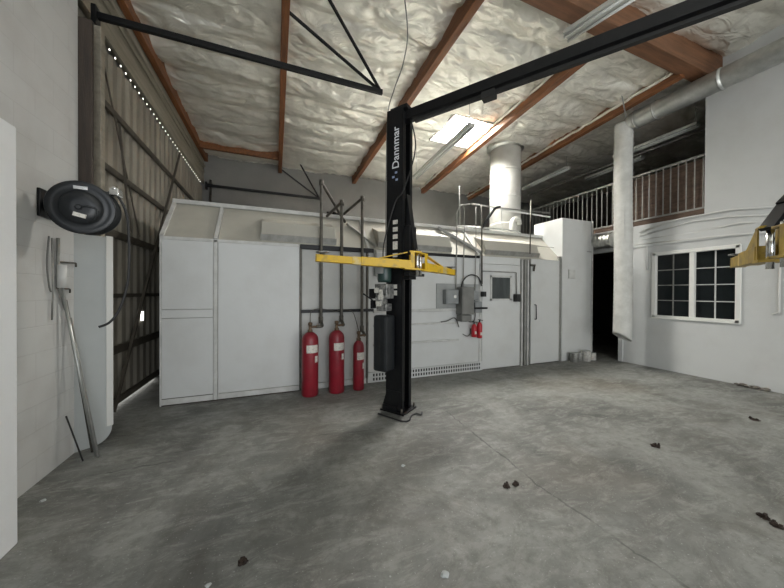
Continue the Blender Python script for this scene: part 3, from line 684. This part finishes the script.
bm = bm_new(); tube(bm, [pu+Vector((-.03,-.05,1.8)), C1-E_*.2-D*.1+Vector((0,0,2.1)), C1-E_*.14+D*.02+Vector((0,0,2.6)), C1-E_*.14+D*.15+Vector((0,0,2.75)), C1+D*.2+E_*.05+Vector((0,0,3.3)), C1+D*.16+Vector((0,0,3.66))], .008, 8, True); obj('hydraulic_hose', bm, CABLE, lift)
# chain/cord lying on the floor by the base
pipe_thing('floor_cable', [P(u,v,'z',.012) for u,v in ((378,413.5),(392,418),(402,421),(409,420.5),(411,416),(416,413.5),(421,414.5),(422,412))], .009, CABLE, 'short black cord lying on the concrete around the foot of the lift column', 'cable', None, True)
# cable hanging from the roof
pipe_thing('hanging_cable', [(1.08,2.78,5.3), P(407,20,'y',2.95), P(404,60,'y',3.1), P(394,90,'y',3.25), C1-E_*.1-D*.12+Vector((0,0,3.75)), C1-E_*.135-D*.115+Vector((0,0,3.0)), C1-E_*.135-D*.115+Vector((0,0,1.9))], .007, CABLEG, 'grey power cable drooping from the roof to the top of the lift column', 'cable', None, True)

# ================================================================ ELECTRICS ON THE BOOTH
yb = BY
tb = obj('backing_board', B(2.69, 3.62, yb-.02, yb, 1.17, 1.66), BACKB, None, None, .003); origin_to(tb, (3.15, yb-.02, 1.17)); tag(tb, 'grey backing board behind the switch boxes on the booth', 'board')
def ebox(name, label, x0, x1, z0, z1, d, m, parts=()):
    t = thing(name, label, 'electrical box', ((x0+x1)/2, yb, z0))
    obj('case', B(x0, x1, yb-.02-d, yb-.02, z0, z1), m, t, None, .006)
    obj('cover', B(x0+.012, x1-.012, yb-.02-d-.012, yb-.02-d, z0+.012, z1-.012), m, t, None, .004)
    for nm, a in parts: obj(nm, B(*a), CHROME if nm != 'lever' else BLACK, t)
    return t
ebox('switch_box', 'light grey switch box at the left of the grey board', 2.82, 3.08, 1.29, 1.55, .12, GREYBOX, (('rating_plate',(2.97,3.02,yb-.156,yb-.15,1.40,1.45)),))
ebox('control_box', 'tall dark grey electrical enclosure in the middle of the grey board', 3.10, 3.36, 1.10, 1.60, .20, GREYBOX2, (('lever',(3.37,3.41,yb-.18,yb-.1,1.2,1.32)),))
ebox('wiring_box', 'grey junction box below the tall dark enclosure', 3.12, 3.34, .97, 1.09, .16, GREYBOX2)
ebox('small_switch', 'small grey switch box above the red extinguishers', 3.42, 3.56, 1.36, 1.52, .08, GREYBOX)
ebox('small_switch', 'small black push-button box beside the booth door', 3.66, 3.75, 1.42, 1.52, .06, BLACKM)
ebox('wiring_box', 'flat grey box with a dark bar right of the tall enclosure', 3.45, 3.62, 1.12, 1.33, .10, GREYBOX, (('lever',(3.36,3.72,yb-.15,yb-.133,1.19,1.225)),))
# conduits
Y1 = yb-.04
def cond(pts, r, m, lb, curve=False, grp=None): return pipe_thing('conduit', pts, r, m, lb, 'conduit', grp, curve)
def pz(u, v, y=Y1): return P(u, v, 'y', y)
cond([pz(456,300), pz(456,290), pz(456.5,260), pz(457,212), pz(461,205), pz(470,204)], .012, CONDUIT, 'tall grey conduit, leftmost above the tall enclosure, bending over at its top')
cond([pz(463,290), pz(464,250), pz(464.5,210), pz(463,206)], .010, CONDUIT, 'thin vertical conduit just right of the tallest bent conduit')
cond([pz(475,290), pz(476,250), pz(476,206)], .008, CONDUIT, 'thin vertical conduit rising from the small switch box')
cond([pz(482,284), pz(482,255), pz(481.5,205)], .014, PIPE, 'dark vertical conduit at the left edge of the booth door section')
cond([pz(461,290), pz(463,281), pz(470,275), pz(478,277), pz(482,286)], .012, CABLE, 'black looping cable above the electrical enclosure', True)
cond([pz(459,327), pz(455,318), pz(447,321), pz(441,322)], .010, CABLEG, 'grey cable leaving the enclosure to the left along the ledge', True)
cond([pz(466,318), pz(470,322), pz(475,318), pz(474,296)], .009, CABLE, 'black cable drooping between the enclosure and the red extinguishers', True)
cond([pz(463,334), pz(468,336), pz(473,329)], .008, CABLEG, 'grey hose end curling beside the left red extinguisher', True)
cond([pz(482,271), pz(516.5,272.5), pz(516.5,294)], .010, CONDUIT, 'grey conduit running over the booth door window and down its right side')
ebox('small_switch', 'dark door switch at the end of the conduit right of the booth window', pz(514,296).x, pz(519,296).x, 1.32, 1.47, .07, BLACKM)
cond([pz(375,254), pz(375,274), pz(380,276)], .008, CONDUIT, 'thin conduit left of the lift motor on the booth')
ebox('wiring_box', 'white box on the booth behind the lift column', pz(375,250).x, pz(385,250).x, pz(375,276).z, pz(375,252).z, .08, W_PANEL)
cond([pz(530,254,yb-.05), pz(531,200,yb-.05)], .012, PIPE, 'dark vertical rod above the gap beside the right booth door')
cond([pz(556.5,262,5.0), pz(556.5,236,5.0), pz(558.5,232,5.0), pz(560,236,5.0)], .012, WCONDUIT, 'pale short bent conduit near the tall end box')
cond([pz(484,243,5.1), pz(530,245,5.0), pz(592,252,4.6)], .008, CONDUIT, 'thin conduit running across the upper front of the tall end box')
# small red extinguishers
for u, v, hh, lb in ((474,337,.24,'small red extinguisher on the left below the switch boxes'), (479.5,338,.30,'small red extinguisher on the right below the switch boxes')):
    p = P(u, v, 'y', yb-.10)
    t = thing('fire_extinguisher', lb, 'fire extinguisher', p, 'small red extinguishers')
    bm = bm_new(); lathe(bm, p, (0,0,1), [(0,.04),(.01,.05),(hh-.05,.05),(hh-.01,.03),(hh,.018)], 20); obj('body', bm, REDB, t)
    bm = bm_new(); cyl(bm, p+Vector((0,0,hh)), p+Vector((0,0,hh+.05)), .014, 8); beam(bm, p+Vector((-.03,-.0,hh+.05)), p+Vector((.07,0,hh+.03)), .02, .014); obj('valve', bm, BLACK, t)
    bm = bm_new(); box(bm, p.x-.02, p.x+.02, p.y+.045, yb-.0, p.z+.05, p.z+.15); obj('wall_bracket', bm, PIPE, t)
    bm = bm_new(); box(bm, p.x-.02, p.x+.018, p.y-.054, p.y-.048, p.z+.06, p.z+.11); obj('label_patch', bm, LABEL, t)
# pipes along the ridge and up to the stack
YR = 5.25
cond([P(457,226,'y',YR), P(500,229,'y',YR), P(520,232,'y',YR)], .02, GALV, 'silvery pipe lying along the booth ridge left of the big white stack')
cond([P(481,229,'y',YR), P(495,208,'y',YR), P(500,207,'y',YR)], .03, BLACK, 'black hose slanting up from the booth ridge to the pipe beside the stack')
cond([P(472,204,'y',YR), P(500,208,'y',YR), P(550,213,'y',5.1)], .016, CONDUIT, 'grey pipe running level in front of the big white stack')
cond([P(500,209,'y',YR), P(550,217,'y',5.1)], .02, WCONDUIT, 'pale pipe just under the level pipe in front of the stack')
cond([P(501,207,'y',5.24), P(502,231,'y',5.24)], .010, WCONDUIT, 'thin pale upright at the junction in front of the stack')
cond([P(470,228,'y',YR), P(471,240,'y',5.05), P(477,246,'y',4.9), P(484,242,'y',4.9)], .010, CONDUIT, 'grey looped cable hanging on the booth roof slope', True)
cond([P(346,226,'y',YR), P(350,236,'y',5.0), P(345,240,'y',4.95)], .012, CABLE, 'short black loop of cable on the booth roof slope by the dark pipes', True)
cond([P(343,235,'y',4.95), P(352,234,'y',5.0), P(358,226,'y',5.2), P(366,227,'y',5.2), P(376,235,'y',5.0), P(386,238,'y',5.0)], .012, CABLE, 'black cable arching over the booth roof slope behind the lift column', True)
bm = bm_new(); a = P(338,215,'y',YR); cyl(bm, a+Vector((-.1,0,.02)), a+Vector((.1,0,-.01)), .035, 12); cyl(bm, a+Vector((-.2,0,.03)), a+Vector((-.1,0,.02)), .015, 10)
o = obj('spotlight', bm, BLACK); origin_to(o, a); tag(o, 'small black device clamped on the booth ridge beside the dark pipes', 'device')
# white gooseneck
e0 = P(512,228,'y',5.6); bm = bm_new(); tube(bm, [e0+Vector((0,0,-.15)), e0+Vector((0,0,.12)), e0+Vector((.08,0,.22)), e0+Vector((.2,0,.22)), e0+Vector((.24,0,.1))], .055, 14, True)
o = obj('vent_elbow', bm, DUCTW); origin_to(o, e0); tag(o, 'white gooseneck vent elbow on the booth roof beside the large stack', 'vent')
cond([P(460,235,'y',5.4)+Vector((0,0,-.1)), P(459,232,'y',5.4)+Vector((0,0,1.0))], .012, CONDUIT, 'slim upright pipe behind the booth ridge')
# exhaust stack
dc = P(505,200,'y',6.15); cx, cy = dc.x, dc.y
t = thing('exhaust_stack', 'large round white-grey exhaust stack rising from the booth roof to the ceiling', 'duct', (cx, cy, 2.8))
bm = bm_new(); lathe(bm, (cx,cy,2.78), (0,0,1), [(0,.385),(2.62,.385)], 48); obj('duct_section', bm, DUCTW, t)
for z in (3.25, 3.95, 4.65): bm = bm_new(); lathe(bm, (cx,cy,z), (0,0,1), [(0,.386),(.01,.392),(.03,.392),(.04,.386)], 48); obj('seam_band', bm, DUCTW, t)
bm = bm_new(); lathe(bm, (cx,cy,5.22), (0,0,1), [(0,.39),(.03,.45),(.10,.50)], 40); obj('roof_flashing', bm, FOILD, t)

# ================================================================ RIGHT SIDE
# window
w1 = sempty('window_1', (XR, (wy0+wy1)/2, wz0))
ym = (wy0+wy1)/2
bm = bm_new(); f = .055
box(bm, XR-.03, XR+.08, wy0-.01, wy0+f, wz0, wz1); box(bm, XR-.03, XR+.08, wy1-f, wy1+.01, wz0, wz1); box(bm, XR-.03, XR+.08, wy0, wy1, wz0-.01, wz0+f); box(bm, XR-.03, XR+.08, wy0, wy1, wz1-f, wz1+.01); box(bm, XR-.025, XR+.08, ym-.035, ym+.035, wz0, wz1)
obj('window_frame', bm, VINYL, w1, None, .006)
for a, b_ in ((wy0+f, ym-.035), (ym+.035, wy1-f)):
    obj('pane', B(XR+.045, XR+.05, a, b_, wz0+f, wz1-f), GLASS, w1)
    bm = bm_new(); mid = (a+b_)/2; box(bm, XR+.03, XR+.045, mid-.008, mid+.008, wz0+f, wz1-f)
    for k in (1,2,3): z = wz0+f+(wz1-wz0-2*f)*k/4; box(bm, XR+.03, XR+.045, a, b_, z-.008, z+.008)
    obj('muntin_grid', bm, WCONDUIT if a < 2.9 else CONDUIT, w1)
# conduits over the window
for pts, lb, r in (([(784,206),(730,210),(680,219),(640,232)], 'highest painted conduit sloping down the right wall above the window', .018), ([(784,214),(728,217),(690,222),(640,236)], 'painted conduit just beneath the highest one above the window', .014), ([(784,222),(740,223),(690,234),(640,240)], 'middle painted conduit above the window on the right wall', .016), ([(784,231),(720,236),(633,245)], 'lowest painted conduit above the window on the right wall', .018)):
    cond([P(u,v,'x',XR-r) for u,v in pts], r, WCONDUIT, lb, False, 'painted conduits above the window')
cond([P(647,243,'x',XR-.014), P(647,270,'x',XR-.014)], .014, WCONDUIT, 'short vertical painted conduit left of the window')
cond([P(780,262,'x',XR-.012), P(779,313,'x',XR-.012), P(772,314,'x',XR-.012)], .012, WCONDUIT, 'vertical painted conduit at the far right of the wall under the yellow arm')
# railing
t = thing('guard_railing', 'grey metal railing with upright bars along the dark mezzanine edge', 'railing', (XR+.05, 5, 2.95))
yr0, yr1 = 2.86, 8.6
obj('top_rail', B(XR+.03, XR+.07, yr0, yr1, 3.97, 4.01), CONDUIT, t, None, .004); obj('bottom_rail', B(XR+.03, XR+.07, yr0, yr1, 3.03, 3.06), CONDUIT, t)
k = 0; y = yr0+.02
while y < yr1: obj('baluster', B(XR+.043, XR+.057, y-.007, y+.007, 3.06, 3.97), CONDUIT, t); y += .118
o = obj('backing_board', B(XR+.10, XR+.12, 2.86, 4.45, 3.03, 3.95), PLY); origin_to(o, (XR+.11,3.6,3.03)); tag(o, 'brown board panel fixed behind the near part of the mezzanine railing', 'board')
# foil duct over doorway
bm = bm_new(); rs = []
for i in range(41):
    y = 4.24+i*.03; rr = .16+.012*math.sin(i*1.9)+.008*random.random(); rs.append(ring(bm, Vector((XR-.185, y, 2.68)), Vector((0,1,0)), rr, 24))
skin(bm, rs); o = obj('foil_duct', bm, FOILD); origin_to(o, (XR-.14,4.8,2.55)); tag(o, 'crumpled silver foil duct above the dark doorway behind the white hose', 'duct')
# galvanized duct and hanging hose
DX, DZ = 6.6, 4.92
t = thing('galvanized_duct', 'round galvanized spiral duct running along the upper right wall', 'duct', (DX, 2.5, DZ))
for y0, y1, r in ((-2.0,2.45,.158), (2.42,3.62,.165)):
    bm = bm_new(); prof = []; n_ = int((y1-y0)/.06)
    for i in range(n_+1):
        h_ = (y1-y0)*i/n_; prof.append((h_, r+(.004 if i % 2 else 0)))
    lathe(bm, (DX,y0,DZ), (0,1,0), prof, 32); obj('duct_section', bm, GALV, t)
bm = bm_new(); lathe(bm, (DX,3.60,DZ), (0,1,0), [(0,.165),(.12,.16),(.2,.12),(.24,.06)], 32); obj('end_cap', bm, GALV, t)
for y in (3.30, 3.62, 2.44):
    bm = bm_new(); lathe(bm, (DX,y,DZ), (0,1,0), [(0,.167),(.0,.174),(.03,.174),(.03,.167)], 32); obj('seam_band', bm, GALV, t)
for (ua, va, ub, vb) in ((620,86,626,117), (631,88,634,106)):
    pa, pb = P(ua, va, 'y', 3.62), P(ub, vb, 'y', 3.60); bm = bm_new(); beam(bm, pa, pb, .035, .006, Vector((0,1,0))); obj('hanging_strap', bm, GALV, t)
cond([(7.9,2.9,4.75), (7.9,7.5,4.78)], .02, CONDUIT, 'pale pipe crossing the dark mezzanine above its railing')
hp = P(624,200,'y',3.86); hx_, hy_ = DX-.01, 3.86
t = thing('extraction_hose', 'white ribbed extraction hose hanging from the duct with slanted open end', 'duct', (hx_, hy_, .6))
bm = bm_new(); rs = []; n_ = 100; r = .155; zt = 4.93
for i in range(n_+1):
    rr = r+(.003 if i % 2 else 0); s = []
    for k in range(32):
        a = 2*math.pi*k/32; cxx, cyy = rr*math.cos(a), rr*math.sin(a)
        side = cxx*RT.x+cyy*RT.y
        zbot = .60-.55*side
        s.append(bm.verts.new((hx_+cxx+(.02*math.sin(i*.06)), hy_+cyy, zbot+(zt-zbot)*i/n_)))
    rs.append(s)
skin(bm, rs, cap=False); o = obj('hose', bm, FABRIC, t); sm = o.modifiers.new('thick','SOLIDIFY'); sm.thickness = .006
bm = bm_new(); lathe(bm, (hx_,hy_,4.88), (0,0,1), [(0,.16),(.04,.165),(.06,.15),(.06,.02)], 32); obj('hose_collar', bm, GALV, t)
bm = bm_new(); tp = Vector((hx_-.13, hy_-.09, 0)); beam(bm, tp+Vector((0,0,2.6)), tp+Vector((0,0,4.85)), .012, .012); obj('hose_seam', bm, FABRIC, t)

# fluorescent fixtures
def fixture(p, q, lb, w=.14, grp='fluorescent fixtures', hang=None):
    p, q = Vector(p), Vector(q); d = (q-p).normalized(); s = d.cross(Vector((0,0,1)))
    t = thing('fluorescent_light', lb, 'light', (p+q)/2, grp)
    bm = bm_new(); beam(bm, p, q, w, .05); obj('housing', bm, FIXT, t, None, .008)
    for k in (-1, 1):
        bm = bm_new(); cyl(bm, p+s*k*w*.27+Vector((0,0,-.045)), q+s*k*w*.27+Vector((0,0,-.045)), .018, 10); obj('tube', bm, TUBE, t)
    if hang:
        for f_ in (.03,.97):
            c = p+(q-p)*f_; bm = bm_new(); cyl(bm, c, (c.x, c.y, hang), .004, 6); obj('hanging_wire', bm, CONDUIT, t)
fixture(P(472,124,'z',4.5), P(415,177,'z',4.5), 'slim fluorescent light hanging between the lift column and the skylight', .15, hang=5.3)
fixture(P(566,36,'z',4.95), P(640,-12,'z',4.95), 'fluorescent light under the deep timber girder at the top of the picture', .20, hang=5.1)
fixture((7.45,5.75,4.95), (7.60,7.5,4.95), 'fluorescent light over the mezzanine just right of the exhaust stack', .14, hang=5.3)
fixture((7.5,3.1,4.75), (7.5,4.6,4.75), 'fluorescent light beneath the galvanized duct over the near mezzanine', .14, hang=5.3)
fixture((8.6,4.6,4.95), (8.7,6.1,4.95), 'fluorescent light deep in the dark mezzanine behind the white hose', .14, hang=5.3)

# ================================================================ SMALL THINGS ON THE FLOOR
def can(x, y, r, h, m, lb):
    t = thing('paint_can', lb, 'can', (x, y, 0), 'paint cans by the booth')
    bm = bm_new(); lathe(bm, (x,y,0), (0,0,1), [(0,r*.97),(.005,r),(h-.008,r),(h,r*.96)], 20); obj('body', bm, m, t)
    bm = bm_new(); lathe(bm, (x,y,h-.003), (0,0,1), [(0,r*1.02),(.008,r*1.02),(.008,r*.85),(.004,r*.8)], 20); obj('lid', bm, GALV, t)
CANM = mat('grey_can_paint', (.30,.30,.28), .5, .3, (.12,.12,.11), 20, .5)
CANL = mat('pale_can_label', (.55,.54,.50), .5, 0, (.30,.29,.27), 20, .5)
can(6.06, 4.50, .085, .19, CANM, 'dark stained paint can leftmost in the group by the booth corner')
can(6.25, 4.53, .08, .17, CANM, 'grey paint can second from the left by the booth corner')
can(6.40, 4.48, .095, .22, CANL, 'pale paint can, tallest of the group by the booth corner')
can(6.62, 4.50, .085, .16, CANL, 'pale low paint can nearest the dark doorway')

def anchors(u, v, lb, n_=4, spread=.05, hole=False):
    p = P(u, v, 'z', 0); t = thing('anchor_bolts', lb, 'bolts', (p.x, p.y, 0), 'rusty anchor remnants in the floor')
    bm = bm_new(); seg = 22; c = bm.verts.new((p.x, p.y, .004)); rg = [bm.verts.new((p.x+spread*1.0*math.cos(2*math.pi*k/seg)*random.uniform(.7,1.15), p.y+spread*.8*math.sin(2*math.pi*k/seg)*random.uniform(.7,1.15), .0015)) for k in range(seg)]
    for k in range(seg): bm.faces.new((c, rg[k], rg[(k+1)%seg]))
    obj('pit', bm, RUST, t)
    for k in range(n_):
        a = random.uniform(0, 6.28); rr = spread*random.uniform(.1,.75); x, y = p.x+rr*math.cos(a), p.y+rr*math.sin(a)
        bm = bm_new(); cyl(bm, (x,y,0), (x+random.uniform(-.01,.01),y,random.uniform(.012,.03)), .009, 6); cyl(bm, (x,y,.002), (x,y,.012), .015, 6); obj('bolt', bm, RUST, t)
anchors(243,562,'dark rusty floor socket near the bottom left of the floor', 5, .028)
anchors(507,487,'left half of the pair of rusty bolt stubs in the middle of the floor', 5, .030)
anchors(516,485,'right half of the pair of rusty bolt stubs in the middle of the floor', 4, .024)
anchors(655,446,'low rusty bolt stub on the right part of the floor', 5, .05)
anchors(755,420,'small flat rusty bolt stub near the right wall', 4, .06)
anchors(765,518,'long dark rusty stub near the lower right corner, upper one', 4, .035)
anchors(777,526,'dark rusty stub nearest the lower right corner', 4, .035)
# broken plaster at the foot of the right wall
bm = bm_new()
for k in range(46):
    p = P(random.uniform(737,769), 389, 'x', XR-.02); 
    c = Vector((XR-random.uniform(.0,.10), p.y, random.uniform(.0,.03))); r_ = random.uniform(.012,.035)
    vs = bmesh.ops.create_icosphere(bm, subdivisions=1, radius=r_)['verts']
    for v in vs: v.co = Vector((v.co.x*random.uniform(.7,1.3), v.co.y*random.uniform(.8,1.6), v.co.z*.6))+c; v.co.z = max(v.co.z, .001)
o = obj('plaster_rubble', bm, RUBBLE); o['kind'] = 'stuff'; tag(o, 'broken plaster crumbs along the foot of the right wall', 'rubble')
# small chips of paper and paint
for u, v, s, lb in ((43,501,.02,'small white paint chip near the block wall'), (208,586,.018,'small white chip by the bottom edge left of the rusty socket'), (445,575,.03,'crumpled pale scrap near the bottom middle of the floor'), (403,466,.022,'pale flake on the floor in front of the lift column')):
    p = P(u, v, 'z', 0); bm = bm_new(); vs = bmesh.ops.create_icosphere(bm, subdivisions=2, radius=s)['verts']
    for q in vs: q.co = Vector((q.co.x*random.uniform(.6,1.1), q.co.y*random.uniform(.5,.9), max(q.co.z*.35, -.004)+.004)) + Vector((p.x, p.y, 0))
    o = obj('debris_chip', bm, SHEET); origin_to(o, (p.x,p.y,0)); tag(o, lb, 'debris', 'pale chips on the floor')

# ================================================================ LIGHT
w = bpy.data.worlds.new('world'); SC.world = w; w.use_nodes = True
bg = w.node_tree.nodes['Background']; bg.inputs[0].default_value = (.80,.88,1,1); bg.inputs[1].default_value = .8
def area(name, loc, rot, sx, sy, e, col):
    l = bpy.data.lights.new(name, 'AREA'); l.shape = 'RECTANGLE'; l.size = sx; l.size_y = sy; l.energy = e; l.color = col
    o = bpy.data.objects.new(name, l); COL.objects.link(o); o.location = loc; o.rotation_euler = rot; return o
R90 = math.radians(90)
area('doorway_daylight', (.55, YF-.25, 2.1), (R90,0,0), 3.4, 4.1, 120, (.88,.94,1))
area('doorway_daylight', (4.8, YF-.25, 2.1), (R90,0,0), 3.5, 4.1, 85, (1,.98,.94))
# daylight thrown up by the sunlit yard in front of the doorways
area('yard_bounce', (2.7, YF-1.6, .05), (math.radians(145),0,0), 7.6, 2.4, 330, (1,.98,.93))
SC.view_settings.view_transform = 'Standard'; SC.view_settings.look = 'None'; SC.view_settings.gamma = 1
SC.view_settings.use_curve_mapping = False; SC.view_settings.exposure = .15
